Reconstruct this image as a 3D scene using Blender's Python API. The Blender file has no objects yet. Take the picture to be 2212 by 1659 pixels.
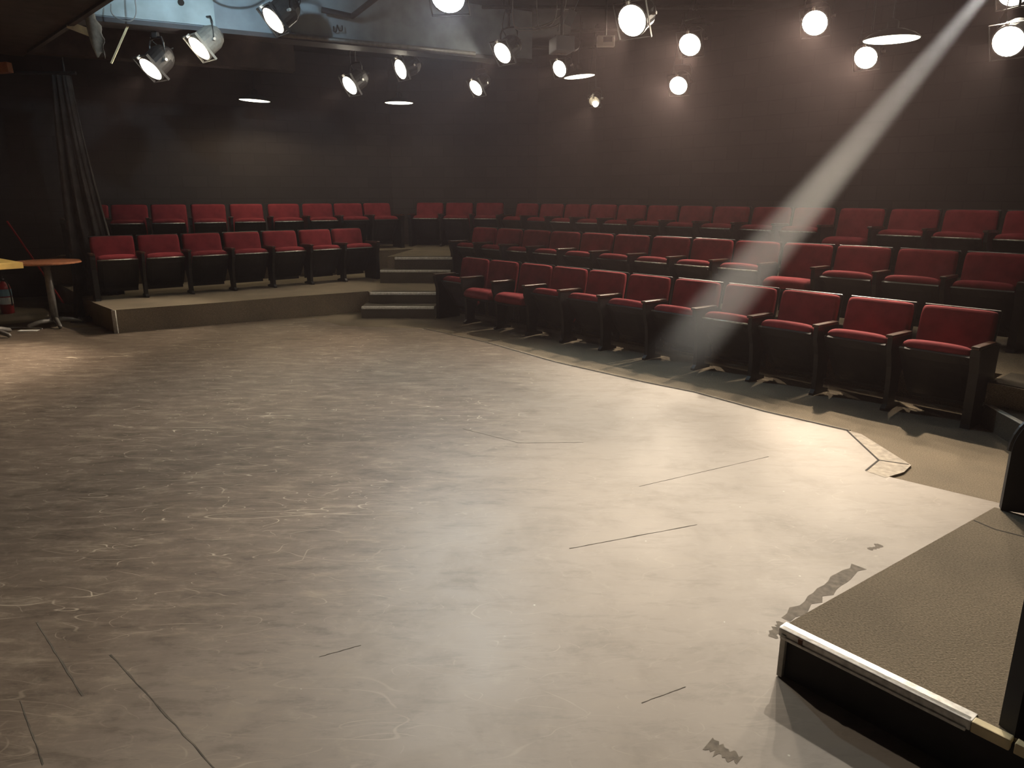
import bpy, bmesh, math, random
from math import sin, cos, radians, pi, sqrt, atan2
from mathutils import Vector, Matrix

# ------------------------------------------------------------------ camera, world, exposure
SC = bpy.context.scene
COL = SC.collection
cam_d = bpy.data.cameras.new('camera')
cam = bpy.data.objects.new('camera', cam_d)
COL.objects.link(cam)
cam.location = (0, 0, 1.7)
cam.rotation_euler = (radians(90 - 14.765), 0, 0)
cam_d.sensor_fit = 'HORIZONTAL'
cam_d.sensor_width = 36.0
cam_d.lens = 36.0 * 1565.0 / 2212.0
cam_d.clip_start = 0.05
SC.camera = cam

W = bpy.data.worlds.new('world')
SC.world = W
W.use_nodes = True
W.node_tree.nodes['Background'].inputs[0].default_value = (0.0, 0.0, 0.0, 1)
W.node_tree.nodes['Background'].inputs[1].default_value = 0.0
HAZE = 0.0019         # thin smoke added to the room air, imitating lens glare
_sv = W.node_tree.nodes.new('ShaderNodeVolumeScatter')
_sv.inputs['Color'].default_value = (1.0, 0.80, 0.82, 1)
_sv.inputs['Density'].default_value = HAZE
_sv.inputs['Anisotropy'].default_value = 0.68
W.node_tree.links.new(_sv.outputs[0], W.node_tree.nodes['World Output'].inputs['Volume'])

vs = SC.view_settings
vs.view_transform = 'Standard'
vs.look = 'None'
vs.exposure = 0.0
vs.gamma = 1.0
vs.use_curve_mapping = False
cy = SC.cycles
cy.use_denoising = True
cy.max_bounces = 6
cy.diffuse_bounces = 3
cy.glossy_bounces = 2
cy.transmission_bounces = 2
cy.volume_bounces = 0
cy.caustics_reflective = False
cy.caustics_refractive = False
cy.sample_clamp_indirect = 3.0
cy.volume_step_rate = 3.0
cy.volume_max_steps = 48
cy.use_light_tree = False
cy.use_adaptive_sampling = True
cy.adaptive_threshold = 0.03

WARM = (1.0, 0.82, 0.62)
COOL = (0.62, 0.86, 1.0)
FLOODS = 1.05          # overall stage lantern level
HOUSE = 1.0           # pendant level

# ------------------------------------------------------------------ materials
MATS = {}
def nt_new(name):
    m = bpy.data.materials.new(name)
    m.use_nodes = True
    nt = m.node_tree
    b = nt.nodes['Principled BSDF']
    MATS[name] = m
    return m, nt, b

def plain(name, col, rough=0.6, metal=0.0, noise=0.0, scale=20.0, bump=0.0, spec=0.5, bscale=None):
    m, nt, b = nt_new(name)
    b.inputs['Base Color'].default_value = (*col, 1)
    b.inputs['Roughness'].default_value = rough
    b.inputs['Metallic'].default_value = metal
    b.inputs['Specular IOR Level'].default_value = spec
    if noise or bump:
        tc = nt.nodes.new('ShaderNodeTexCoord')
        n = nt.nodes.new('ShaderNodeTexNoise')
        n.inputs['Scale'].default_value = scale
        n.inputs['Detail'].default_value = 5
        nt.links.new(tc.outputs['Object'], n.inputs['Vector'])
        if noise:
            r = nt.nodes.new('ShaderNodeValToRGB')
            r.color_ramp.elements[0].position = 0.3
            r.color_ramp.elements[1].position = 0.7
            r.color_ramp.elements[0].color = (*[c * (1 - noise) for c in col], 1)
            r.color_ramp.elements[1].color = (*[min(1, c * (1 + noise)) for c in col], 1)
            nt.links.new(n.outputs['Fac'], r.inputs['Fac'])
            nt.links.new(r.outputs['Color'], b.inputs['Base Color'])
        if bump:
            n2 = n
            if bscale:
                n2 = nt.nodes.new('ShaderNodeTexNoise')
                n2.inputs['Scale'].default_value = bscale
                n2.inputs['Detail'].default_value = 3
                nt.links.new(tc.outputs['Object'], n2.inputs['Vector'])
            bp = nt.nodes.new('ShaderNodeBump')
            bp.inputs['Strength'].default_value = bump
            bp.inputs['Distance'].default_value = 0.01
            nt.links.new(n2.outputs['Fac'], bp.inputs['Height'])
            nt.links.new(bp.outputs['Normal'], b.inputs['Normal'])
    return m

def emit(name, col, strength):
    m = bpy.data.materials.new(name)
    m.use_nodes = True
    nt = m.node_tree
    nt.nodes.clear()
    e = nt.nodes.new('ShaderNodeEmission')
    e.inputs[0].default_value = (*col, 1)
    e.inputs[1].default_value = strength
    m.cycles.emission_sampling = 'NONE'   # the lantern's own spot light does the lighting
    o = nt.nodes.new('ShaderNodeOutputMaterial')
    nt.links.new(e.outputs[0], o.inputs[0])
    return m

M_RED = plain('red_upholstery', (0.24, 0.030, 0.038), 0.9, noise=0.14, scale=9, bump=0.25, bscale=420, spec=0.2)
M_SHELL = plain('black_steel_shell', (0.009, 0.008, 0.008), 0.45, noise=0.3, scale=14)
M_PAN = plain('dark_seat_pan', (0.010, 0.009, 0.009), 0.55, noise=0.35, scale=8)
M_IRON = plain('dark_cast_iron', (0.008, 0.007, 0.007), 0.5, noise=0.3, scale=20)
M_ARM = plain('worn_brown_armrest', (0.06, 0.028, 0.017), 0.28, noise=0.4, scale=16)
M_TRIM = plain('worn_metal_rim', (0.58, 0.57, 0.54), 0.34, metal=0.35, noise=0.4, scale=30)
M_NOSE = plain('aluminium_nosing', (0.70, 0.69, 0.66), 0.40, metal=0.2, noise=0.25, scale=40)
M_BLACK = plain('matt_black_paint', (0.018, 0.016, 0.016), 0.7, noise=0.3, scale=9)
M_BLACKM = plain('black_lantern_metal', (0.022, 0.020, 0.020), 0.42, noise=0.25, scale=18)
M_SILVER = plain('dull_silver_metal', (0.36, 0.34, 0.30), 0.5, metal=0.3, noise=0.2, scale=18)
M_CEIL = plain('dark_ceiling', (0.030, 0.024, 0.026), 0.9, noise=0.3, scale=3)
M_BROWN = plain('dark_brown_boards', (0.036, 0.022, 0.018), 0.8, noise=0.5, scale=5)
M_BEAM = plain('grey_painted_beam', (0.26, 0.30, 0.33), 0.7, noise=0.22, scale=3.5)
M_BEAMD = plain('dark_beam_flange', (0.05, 0.045, 0.05), 0.6, noise=0.2, scale=6)
M_DRAPE = plain('dusty_black_drape', (0.045, 0.040, 0.038), 0.95, noise=0.35, scale=6)
M_GREYCLOTH = plain('grey_torn_cloth', (0.36, 0.37, 0.35), 0.9, noise=0.35, scale=14)
M_WOOD = plain('bare_pine', (0.80, 0.68, 0.42), 0.6, noise=0.2, scale=10)
M_TABLEW = plain('reddish_table_wood', (0.30, 0.12, 0.06), 0.35, noise=0.25, scale=12)
M_TABLEY = plain('pale_yellow_laminate', (0.72, 0.50, 0.16), 0.4, noise=0.1, scale=8)
M_GREYLEG = plain('grey_table_steel', (0.20, 0.19, 0.18), 0.45, metal=0.2, noise=0.15, scale=20)
M_REDP = plain('extinguisher_red', (0.35, 0.02, 0.025), 0.3)
M_WHITE = plain('white_plastic', (0.82, 0.81, 0.78), 0.5)
M_BLUEW = plain('pale_blue_label', (0.22, 0.40, 0.52), 0.5)
M_PROJ = plain('blue_grey_plastic', (0.26, 0.31, 0.36), 0.5)
M_CABLE = plain('grey_cable', (0.30, 0.29, 0.28), 0.5)
M_CABLEB = plain('black_cable', (0.02, 0.02, 0.02), 0.5)
M_SHADE = plain('black_enamel_shade', (0.012, 0.011, 0.011), 0.95, spec=0.1)
M_DISHIN = plain('white_enamel', (0.75, 0.72, 0.65), 0.5)
M_LENS = emit('lit_lens', (1.0, 0.90, 0.72), 26.0)
M_LENSC = emit('lit_cool_lens', (0.80, 0.95, 1.0), 22.0)
M_LENSDIM = emit('lit_small_bulb', (1.0, 0.94, 0.80), 14.0)
M_DIFF = emit('lit_diffuser', (1.0, 0.93, 0.74), 5.0)
M_STRIP = plain('pale_edge_strip', (0.55, 0.54, 0.50), 0.5, noise=0.2, scale=30)
M_RUST = plain('rusty_patch', (0.12, 0.05, 0.025), 0.8, noise=0.4, scale=60)
M_PAPER = plain('white_paper', (0.75, 0.75, 0.72), 0.8)
M_TAPE = plain('worn_floor_patch', (0.17, 0.14, 0.108), 0.8, noise=0.3, scale=40)
M_SEAM = plain('dark_floor_gap', (0.028, 0.022, 0.018), 0.9)
M_CRACK = plain('floor_joint', (0.10, 0.085, 0.066), 0.9, noise=0.5, scale=12)
M_RAMP = plain('pale_bevel_strip', (0.31, 0.26, 0.20), 0.7, noise=0.3, scale=25)

def carpet(name, col, scale=260.0):
    m, nt, b = nt_new(name)
    tc = nt.nodes.new('ShaderNodeTexCoord')
    n = nt.nodes.new('ShaderNodeTexNoise'); n.inputs['Scale'].default_value = scale; n.inputs['Detail'].default_value = 3
    n2 = nt.nodes.new('ShaderNodeTexNoise'); n2.inputs['Scale'].default_value = 1.7; n2.inputs['Detail'].default_value = 4
    for k in (n, n2): nt.links.new(tc.outputs['Object'], k.inputs['Vector'])
    mx = nt.nodes.new('ShaderNodeMix'); mx.data_type = 'RGBA'
    mx.inputs[6].default_value = (*[c * 0.3 for c in col], 1)
    mx.inputs[7].default_value = (*[c * 1.7 for c in col], 1)
    nt.links.new(n.outputs['Fac'], mx.inputs[0])
    mx2 = nt.nodes.new('ShaderNodeMix'); mx2.data_type = 'RGBA'; mx2.blend_type = 'MULTIPLY'
    mx2.inputs[0].default_value = 1.0
    r = nt.nodes.new('ShaderNodeValToRGB')
    r.color_ramp.elements[0].position = 0.3; r.color_ramp.elements[1].position = 0.75
    r.color_ramp.elements[0].color = (0.78, 0.78, 0.78, 1); r.color_ramp.elements[1].color = (1.1, 1.08, 1.04, 1)
    nt.links.new(n2.outputs['Fac'], r.inputs[0])
    nt.links.new(mx.outputs[2], mx2.inputs[6]); nt.links.new(r.outputs[0], mx2.inputs[7])
    nt.links.new(mx2.outputs[2], b.inputs['Base Color'])
    b.inputs['Roughness'].default_value = 0.95
    b.inputs['Specular IOR Level'].default_value = 0.1
    bp = nt.nodes.new('ShaderNodeBump'); bp.inputs['Strength'].default_value = 0.5; bp.inputs['Distance'].default_value = 0.006
    nt.links.new(n.outputs['Fac'], bp.inputs['Height']); nt.links.new(bp.outputs['Normal'], b.inputs['Normal'])
    return m
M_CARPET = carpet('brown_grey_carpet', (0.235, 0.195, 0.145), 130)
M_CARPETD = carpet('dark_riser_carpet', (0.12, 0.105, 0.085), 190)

def wall_mat(name, col, sx, sy):
    m, nt, b = nt_new(name)
    tc = nt.nodes.new('ShaderNodeTexCoord')
    mp = nt.nodes.new('ShaderNodeMapping')
    nt.links.new(tc.outputs['UV'], mp.inputs['Vector'])
    br = nt.nodes.new('ShaderNodeTexBrick')
    br.inputs['Scale'].default_value = 1.0
    br.inputs['Brick Width'].default_value = 0.42
    br.inputs['Row Height'].default_value = 0.20
    br.inputs['Mortar Size'].default_value = 0.008
    br.inputs['Color1'].default_value = (*col, 1)
    br.inputs['Color2'].default_value = (*[c * 0.85 for c in col], 1)
    br.inputs['Mortar'].default_value = (*[c * 0.8 for c in col], 1)
    nt.links.new(mp.outputs[0], br.inputs['Vector'])
    nt.links.new(br.outputs['Color'], b.inputs['Base Color'])
    b.inputs['Roughness'].default_value = 0.75
    b.inputs['Specular IOR Level'].default_value = 0.25
    bp = nt.nodes.new('ShaderNodeBump'); bp.inputs['Strength'].default_value = 0.18; bp.inputs['Distance'].default_value = 0.006
    nt.links.new(br.outputs['Fac'], bp.inputs['Height']); bp.invert = True
    nt.links.new(bp.outputs['Normal'], b.inputs['Normal'])
    return m
M_WALL = wall_mat('black_painted_block', (0.052, 0.042, 0.040), 1, 1)

def stage_mat():
    m, nt, b = nt_new('scuffed_stage_paint')
    L = nt.links.new
    N = nt.nodes.new
    tc = N('ShaderNodeTexCoord')
    def noise(scale, detail=4, rough=0.55, dist=0.0, mp=None):
        n = N('ShaderNodeTexNoise')
        n.inputs['Scale'].default_value = scale; n.inputs['Detail'].default_value = detail
        n.inputs['Roughness'].default_value = rough; n.inputs['Distortion'].default_value = dist
        L((mp or tc).outputs['Object' if mp is None else 0], n.inputs['Vector'])
        return n
    def math_(op, a, bb=None, c=None):
        n = N('ShaderNodeMath'); n.operation = op
        for i, v in enumerate((a, bb, c)):
            if v is None: continue
            if isinstance(v, (int, float)): n.inputs[i].default_value = v
            else: L(v, n.inputs[i])
        return n.outputs[0]
    def sstep(x, lo, hi):
        n = N('ShaderNodeMapRange'); n.interpolation_type = 'SMOOTHSTEP'
        L(x, n.inputs[0]); n.inputs[1].default_value = lo; n.inputs[2].default_value = hi
        return n.outputs[0]
    def mixc(f, a, c):
        n = N('ShaderNodeMix'); n.data_type = 'RGBA'
        if isinstance(f, (int, float)): n.inputs[0].default_value = f
        else: L(f, n.inputs[0])
        for i, v in ((6, a), (7, c)):
            if isinstance(v, tuple): n.inputs[i].default_value = (*v, 1)
            else: L(v, n.inputs[i])
        return n.outputs[2]
    # large worn areas: darker brown upstage and stage left, pale grey downstage centre
    sep = N('ShaderNodeSeparateXYZ'); L(tc.outputs['Object'], sep.inputs[0])
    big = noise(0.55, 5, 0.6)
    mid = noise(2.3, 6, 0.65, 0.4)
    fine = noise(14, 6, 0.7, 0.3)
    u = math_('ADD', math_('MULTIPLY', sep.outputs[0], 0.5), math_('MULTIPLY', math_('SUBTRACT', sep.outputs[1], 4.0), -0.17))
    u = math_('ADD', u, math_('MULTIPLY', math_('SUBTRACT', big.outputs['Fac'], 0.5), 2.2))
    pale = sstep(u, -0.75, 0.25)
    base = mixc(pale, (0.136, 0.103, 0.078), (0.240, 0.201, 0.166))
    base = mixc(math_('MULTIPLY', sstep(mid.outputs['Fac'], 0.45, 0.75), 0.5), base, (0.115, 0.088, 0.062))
    base = mixc(math_('MULTIPLY', sstep(fine.outputs['Fac'], 0.52, 0.75), 0.28), base, (0.32, 0.28, 0.22))
    mps = N('ShaderNodeMapping'); mps.inputs['Rotation'].default_value = (0, 0, 0.25); mps.inputs['Scale'].default_value = (1.0, 3.2, 1)
    L(tc.outputs['Object'], mps.inputs['Vector'])
    stk = noise(3.4, 7, 0.75, 0.3, mps)
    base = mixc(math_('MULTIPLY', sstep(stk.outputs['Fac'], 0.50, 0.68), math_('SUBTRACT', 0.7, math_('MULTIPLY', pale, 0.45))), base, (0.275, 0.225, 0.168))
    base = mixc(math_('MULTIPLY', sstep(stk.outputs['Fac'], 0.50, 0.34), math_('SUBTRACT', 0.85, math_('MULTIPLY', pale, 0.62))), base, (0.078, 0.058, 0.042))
    # scratches: thin contour lines of stretched noises, broken up by masks
    scr = None
    for k in range(9):
        rot = 0.2 + 2.9 * k / 9 + 0.4 * (k % 2)
        mp = N('ShaderNodeMapping'); mp.inputs['Rotation'].default_value = (0, 0, rot)
        mp.inputs['Scale'].default_value = (0.26 + 0.06 * (k % 3), 1.5, 1); mp.inputs['Location'].default_value = (7.1 * k, 3.7 * k, 0)
        L(tc.outputs['Object'], mp.inputs['Vector'])
        sc = 2.9 + 0.6 * k; wd = 0.0017 + 0.0005 * (k % 3)
        n = noise(sc, 0.6, 0.4, 0.0, mp)
        d = math_('ABSOLUTE', math_('SUBTRACT', n.outputs['Fac'], 0.45 + 0.013 * k))
        line = math_('SUBTRACT', 1.0, sstep(d, wd * 0.3, wd * 1.8))
        mk = noise(2.2 + 0.9 * k, 2, 0.6, 0.0, mp)
        line = math_('MULTIPLY', line, sstep(mk.outputs['Fac'], 0.50, 0.62))
        line = math_('MULTIPLY', line, 0.72 + 0.08 * (k % 4))
        scr = line if scr is None else math_('MAXIMUM', scr, line)
    area = noise(0.7, 3, 0.5)
    scr = math_('MULTIPLY', scr, math_('ADD', 0.35, math_('MULTIPLY', sstep(area.outputs['Fac'], 0.40, 0.62), 0.65)))
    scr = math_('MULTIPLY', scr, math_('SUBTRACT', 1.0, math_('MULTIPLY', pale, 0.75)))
    base = mixc(scr, base, (0.50, 0.43, 0.33))
    # specks
    vo = N('ShaderNodeTexVoronoi'); vo.inputs['Scale'].default_value = 9.0
    L(tc.outputs['Object'], vo.inputs['Vector'])
    sp = math_('SUBTRACT', 1.0, sstep(vo.outputs['Distance'], 0.03, 0.06))
    spm = noise(11, 2)
    base = mixc(math_('MULTIPLY', sp, sstep(spm.outputs['Fac'], 0.55, 0.62)), base, (0.50, 0.46, 0.38))
    L(base, b.inputs['Base Color'])
    rr = N('ShaderNodeMapRange'); L(mid.outputs['Fac'], rr.inputs[0])
    rr.inputs[3].default_value = 0.44; rr.inputs[4].default_value = 0.58
    L(rr.outputs[0], b.inputs['Roughness'])
    b.inputs['Specular IOR Level'].default_value = 0.45
    bp = N('ShaderNodeBump'); bp.inputs['Strength'].default_value = 0.12; bp.inputs['Distance'].default_value = 0.004
    L(fine.outputs['Fac'], bp.inputs['Height']); L(bp.outputs['Normal'], b.inputs['Normal'])
    return m
M_STAGE = stage_mat()

# ------------------------------------------------------------------ helpers
def tag(o, label=None, cat=None, group=None, kind=None):
    if label: o['label'] = label
    if cat: o['category'] = cat
    if group: o['group'] = group
    if kind: o['kind'] = kind
    return o

def link(name, bm, mat, parent=None, smooth=False, loc=None, rot=None):
    me = bpy.data.meshes.new(name)
    bmesh.ops.recalc_face_normals(bm, faces=bm.faces)
    bm.to_mesh(me); bm.free()
    if smooth:
        for p in me.polygons: p.use_smooth = True
    mats = mat if isinstance(mat, (list, tuple)) else [mat]
    for m in mats: me.materials.append(m)
    o = bpy.data.objects.new(name, me)
    COL.objects.link(o)
    if parent: o.parent = parent
    if loc: o.location = loc
    if rot: o.rotation_euler = rot
    return o

def empty(name, loc=(0, 0, 0), rz=0.0):
    o = bpy.data.objects.new(name, None)
    o.empty_display_size = 0.1
    COL.objects.link(o)
    o.location = loc
    o.rotation_euler = (0, 0, rz)
    return o

def new(): return bmesh.new()

def box(bm, c, s, M=None, bev=0.0, seg=2, mi=0):
    r = bmesh.ops.create_cube(bm, size=1.0)
    v = r['verts']
    for k in v: k.co = Vector((k.co.x * s[0], k.co.y * s[1], k.co.z * s[2]))
    if bev:
        es = list({e for k in v for e in k.link_edges})
        rb = bmesh.ops.bevel(bm, geom=es, offset=bev, segments=seg, affect='EDGES', profile=0.6)
        v = list({k for f in rb['faces'] for k in f.verts} | {k for k in v if k.is_valid})
        # gather connected
        seen = set(v); st = list(v)
        while st:
            k = st.pop()
            for e in k.link_edges:
                q = e.other_vert(k)
                if q not in seen: seen.add(q); st.append(q)
        v = list(seen)
    for k in v:
        k.co = k.co + Vector(c)
        if M is not None: k.co = M @ k.co
    if mi:
        for f in {f for k in v for f in k.link_faces}: f.material_index = mi
    return v

def prism(bm, pts, z0, z1, mi=0):
    """polygon in xy extruded in z"""
    a = [bm.verts.new((p[0], p[1], z0)) for p in pts]
    b = [bm.verts.new((p[0], p[1], z1)) for p in pts]
    n = len(pts)
    fs = [bm.faces.new(list(reversed(a))), bm.faces.new(b)]
    for i in range(n): fs.append(bm.faces.new((a[i], a[(i + 1) % n], b[(i + 1) % n], b[i])))
    for f in fs: f.material_index = mi
    return a + b

def prism_yz(bm, pts, x0, x1):
    a = [bm.verts.new((x0, p[0], p[1])) for p in pts]
    b = [bm.verts.new((x1, p[0], p[1])) for p in pts]
    n = len(pts)
    bm.faces.new(a); bm.faces.new(list(reversed(b)))
    for i in range(n): bm.faces.new((a[i], b[i], b[(i + 1) % n], a[(i + 1) % n]))
    return a + b

def tube(bm, pts, r, seg=8, cap=True):
    pts = [Vector(p) for p in pts]
    rings = []
    up = Vector((0, 0, 1))
    for i, p in enumerate(pts):
        d = (pts[min(i + 1, len(pts) - 1)] - pts[max(i - 1, 0)]).normalized()
        a = d.cross(up)
        if a.length < 1e-3: a = d.cross(Vector((0, 1, 0)))
        a.normalize(); b = d.cross(a)
        rr = r[i] if isinstance(r, (list, tuple)) else r
        rings.append([bm.verts.new(p + a * rr * cos(2 * pi * k / seg) + b * rr * sin(2 * pi * k / seg)) for k in range(seg)])
    for i in range(len(rings) - 1):
        for k in range(seg):
            bm.faces.new((rings[i][k], rings[i][(k + 1) % seg], rings[i + 1][(k + 1) % seg], rings[i + 1][k]))
    if cap:
        bm.faces.new(rings[0]); bm.faces.new(list(reversed(rings[-1])))

def lathe(bm, prof, seg=24, M=None, caps=(True, True)):
    """profile of (r, z) around z"""
    rings = []
    for r, z in prof:
        ring = []
        for k in range(seg):
            p = Vector((r * cos(2 * pi * k / seg), r * sin(2 * pi * k / seg), z))
            ring.append(bm.verts.new(M @ p if M is not None else p))
        rings.append(ring)
    for i in range(len(rings) - 1):
        for k in range(seg):
            bm.faces.new((rings[i][k], rings[i][(k + 1) % seg], rings[i + 1][(k + 1) % seg], rings[i + 1][k]))
    if caps[0]: bm.faces.new(list(reversed(rings[0])))
    if caps[1]: bm.faces.new(rings[-1])

def smooth_curve(pts, n=8):
    pts = [Vector(p) for p in pts]
    out = []
    P = [pts[0]] + pts + [pts[-1]]
    for i in range(1, len(P) - 2):
        for k in range(n):
            t = k / n
            a, b, c, d = P[i - 1], P[i], P[i + 1], P[i + 2]
            out.append(0.5 * ((2 * b) + (c - a) * t + (2 * a - 5 * b + 4 * c - d) * t * t + (3 * b - a - 3 * c + d) * t ** 3))
    out.append(pts[-1])
    return out

def pillow(bm, w, h, d, bulge, nx=14, nz=12, rc=0.14, e=0.25):
    """upholstered pad: centre at origin, width x, height z, thickness y; front is -y"""
    def pt(u, v, side):
        # round the outline corners
        cu = 1 - rc * abs(v) ** 9; cv = 1 - rc * 0.8 * abs(u) ** 9
        prof = max(0.0, (1 - abs(u) ** 10)) ** e * max(0.0, (1 - abs(v) ** 10)) ** e
        y = d / 2 * prof
        if side < 0: y = -(y + bulge * (1 - u * u) * (1 - v * v))
        return Vector((u * w / 2 * cu, y, v * h / 2 * cv))
    def warp(t): return math.copysign(1 - (1 - abs(t)) ** 1.7, t)
    G = {}
    for s in (-1, 1):
        for i in range(nx + 1):
            for j in range(nz + 1):
                edge = i in (0, nx) or j in (0, nz)
                key = (0 if edge else s, i, j)
                if key not in G:
                    G[key] = bm.verts.new(pt(warp(2 * i / nx - 1), warp(2 * j / nz - 1), s))
    for s in (-1, 1):
        for i in range(nx):
            for j in range(nz):
                q = []
                for a, b in ((i, j), (i + 1, j), (i + 1, j + 1), (i, j + 1)):
                    edge = a in (0, nx) or b in (0, nz)
                    q.append(G[(0 if edge else s, a, b)])
                bm.faces.new(q if s < 0 else list(reversed(q)))

def copy_tree(o, parent=None):
    c = o.copy()
    COL.objects.link(c)
    if parent: c.parent = parent
    for ch in list(o.children): copy_tree(ch, c)
    return c

# ------------------------------------------------------------------ the room
STAGE = [(-8.4, 8.9), (-6.5, 9.07), (-5.25, 9.37), (-3.77, 9.98), (-2.75, 9.99), (-2.23, 9.40), (-1.14, 9.20), (-0.30, 8.31),
         (0.45, 7.29), (1.21, 6.48), (1.60, 6.12), (2.02, 5.54), (2.47, 5.06), (2.40, 4.45), (2.22, 4.26), (2.78, 3.74), (4.2, 2.45),
         (4.2, -2.6), (-8.4, -2.6)]
bm = new(); prism(bm, [(-8.6, -2.8), (9.2, -2.8), (9.2, 16), (-8.6, 16)], -0.15, 0.0)
tag(link('floor', bm, M_CARPET), 'brown grey carpeted floor around the stage', 'floor', kind='structure')
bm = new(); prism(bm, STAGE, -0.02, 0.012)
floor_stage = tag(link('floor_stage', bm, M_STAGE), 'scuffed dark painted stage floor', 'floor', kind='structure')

def strip(name, mat, a, b, w, z=0.0128, parent=None, taper=1.0, wob=0.0, seed=0):
    """thin raised strip lying on the floor from a to b"""
    rnd = random.Random(seed)
    a, b = Vector((*a, 0)), Vector((*b, 0))
    d = (b - a); n = Vector((-d.y, d.x, 0)).normalized()
    N = 14
    bm = new(); top = []
    for i in range(N + 1):
        t = i / N
        c = a + d * t + n * rnd.uniform(-wob, wob)
        ww = w * (1 + (taper - 1) * t) * (1 + (rnd.uniform(-0.5, 0.5) if wob else 0))
        top.append((bm.verts.new(c + n * ww / 2 + Vector((0, 0, z))), bm.verts.new(c - n * ww / 2 + Vector((0, 0, z))),
                    bm.verts.new(c + n * ww / 2 + Vector((0, 0, 0.0105))), bm.verts.new(c - n * ww / 2 + Vector((0, 0, 0.0105)))))
    for i in range(N):
        p, q = top[i], top[i + 1]
        bm.faces.new((p[0], p[1], q[1], q[0])); bm.faces.new((p[0], q[0], q[2], p[2])); bm.faces.new((p[1], p[3], q[3], q[1]))
    return link(name, bm, mat, parent)
for k, (a, b, w, wb) in enumerate((((-1.933, 2.602), (-1.49, 2.155), 0.012, 0.004), ((-1.518, 2.389), (-0.87, 1.80), 0.012, 0.004), ((0.282, 3.233), (0.973, 3.499), 0.012, 0.003),
                    ((0.755, 4.012), (1.70, 4.518), 0.008, 0.001), ((-0.726, 2.375), (-0.583, 2.447), 0.008, 0.003), ((-0.363, 5.10), (0.05, 4.79), 0.012, 0.006), ((0.05, 4.79), (0.50, 4.80), 0.012, 0.008),
                    ((-1.691, 2.132), (-1.431, 1.843), 0.010, 0.002), ((0.443, 2.12), (0.613, 2.204), 0.006, 0.002))):
    strip('floor_gap', M_CRACK, a, b, w * 0.42, parent=floor_stage, wob=wb * 0.5, seed=k)
# worn dark patches beside the carpeted platform
for k, (a, b, w) in enumerate((((1.12, 2.62), (1.62, 3.06), 0.05), ((1.02, 2.50), (1.10, 2.60), 0.03), ((1.75, 3.22), (1.83, 3.27), 0.03), ((0.62, 1.93), (0.70, 1.86), 0.05))):
    strip('worn_patch', M_TAPE, a, b, w, z=0.0126, parent=floor_stage, wob=0.006, seed=50 + k)
# bevelled strip at the stage corner
bm = new()
pts = [(2.47, 5.06), (2.53, 4.98), (2.56, 4.36), (2.45, 4.24), (2.29, 4.15), (2.22, 4.26), (2.40, 4.45)]
prism(bm, pts, 0.0, 0.013)
link('bevel_strip', bm, M_RAMP, floor_stage)
strip('edge_groove', M_SEAM, (2.46, 5.05), (2.395, 4.45), 0.012, z=0.0145, parent=floor_stage)
strip('edge_groove', M_SEAM, (2.395, 4.45), (2.225, 4.265), 0.012, z=0.0145, parent=floor_stage)
strip('edge_groove', M_SEAM, (2.395, 4.45), (2.55, 4.37), 0.010, z=0.0145, parent=floor_stage)
EDGE = [(-1.14, 9.20), (-0.30, 8.31), (0.45, 7.29), (1.21, 6.48), (1.60, 6.12), (2.02, 5.54), (2.47, 5.06)]
bm = new()
for k in range(len(EDGE) - 1):
    a, b = Vector((*EDGE[k], 0)), Vector((*EDGE[k + 1], 0)); d = (b - a).normalized(); n = Vector((-d.y, d.x, 0))
    vs_ = []
    for c in (a, b):
        vs_.append([bm.verts.new(c + n * s + Vector((0, 0, z))) for s, z in ((-0.02, 0.013), (0.0, 0.016), (0.035, 0.010), (0.05, 0.0))])
    for i in range(3): bm.faces.new((vs_[0][i], vs_[0][i + 1], vs_[1][i + 1], vs_[1][i]))
link('edge_molding', bm, M_RAMP, floor_stage)
bm = new()
for k in range(len(EDGE) - 1):
    a, b = Vector((*EDGE[k], 0)), Vector((*EDGE[k + 1], 0)); d = (b - a).normalized(); n = Vector((-d.y, d.x, 0))
    q = [bm.verts.new(c + n * s + Vector((0, 0, 0.0172))) for c in (a, b) for s in (-0.012, 0.008)]
    bm.faces.new((q[0], q[1], q[3], q[2]))
link('edge_groove', bm, M_SEAM, floor_stage)

def wall(name, a, b, z0=0.0, z1=4.2, th=0.15, mat=None, label='black painted block wall'):
    a, b = Vector((*a, 0)), Vector((*b, 0))
    d = b - a; Lw = d.length; d.normalize(); n = Vector((-d.y, d.x, 0))
    bm = new()
    uvl = bm.loops.layers.uv.new('UVMap')
    vv = [[bm.verts.new(a + d * x + n * y + Vector((0, 0, z))) for (x, z) in ((0, z0), (Lw, z0), (Lw, z1), (0, z1))] for y in (0, th)]
    fs = [bm.faces.new(vv[0]), bm.faces.new(list(reversed(vv[1])))]
    for i in range(4): bm.faces.new((vv[0][i], vv[1][i], vv[1][(i + 1) % 4], vv[0][(i + 1) % 4]))
    for f in fs:
        for l in f.loops:
            p = l.vert.co - a
            l[uvl].uv = (p.dot(d), p.z)
    o = link(name, bm, mat or M_WALL)
    return tag(o, label, 'wall', kind='structure')
wall('wall_back_left', (-8.5, 12.08), (-2.4, 15.05), label='black block wall behind the two rows of seats left of the corner')
wall('wall_back', (-2.4, 15.05), (0.5, 14.83), label='black block wall across the back corner')
wall('wall_back_right', (0.5, 14.83), (9.0, 5.43), label='black block wall behind the three long rows')
wall('wall_left', (-8.5, -2.7), (-8.5, 12.08), mat=M_BLACK, label='black wall beyond the tables')
wall('wall_right', (9.0, 5.43), (9.0, -2.7), mat=M_BLACK, label='black wall at the right side')
wall('wall_front', (9.0, -2.7), (-8.5, -2.7), mat=M_BLACK, label='black wall behind the camera')
bm = new(); prism(bm, [(-8.7, -2.9), (9.2, -2.9), (9.2, 16), (-8.7, 16)], 4.2, 4.35)
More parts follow.
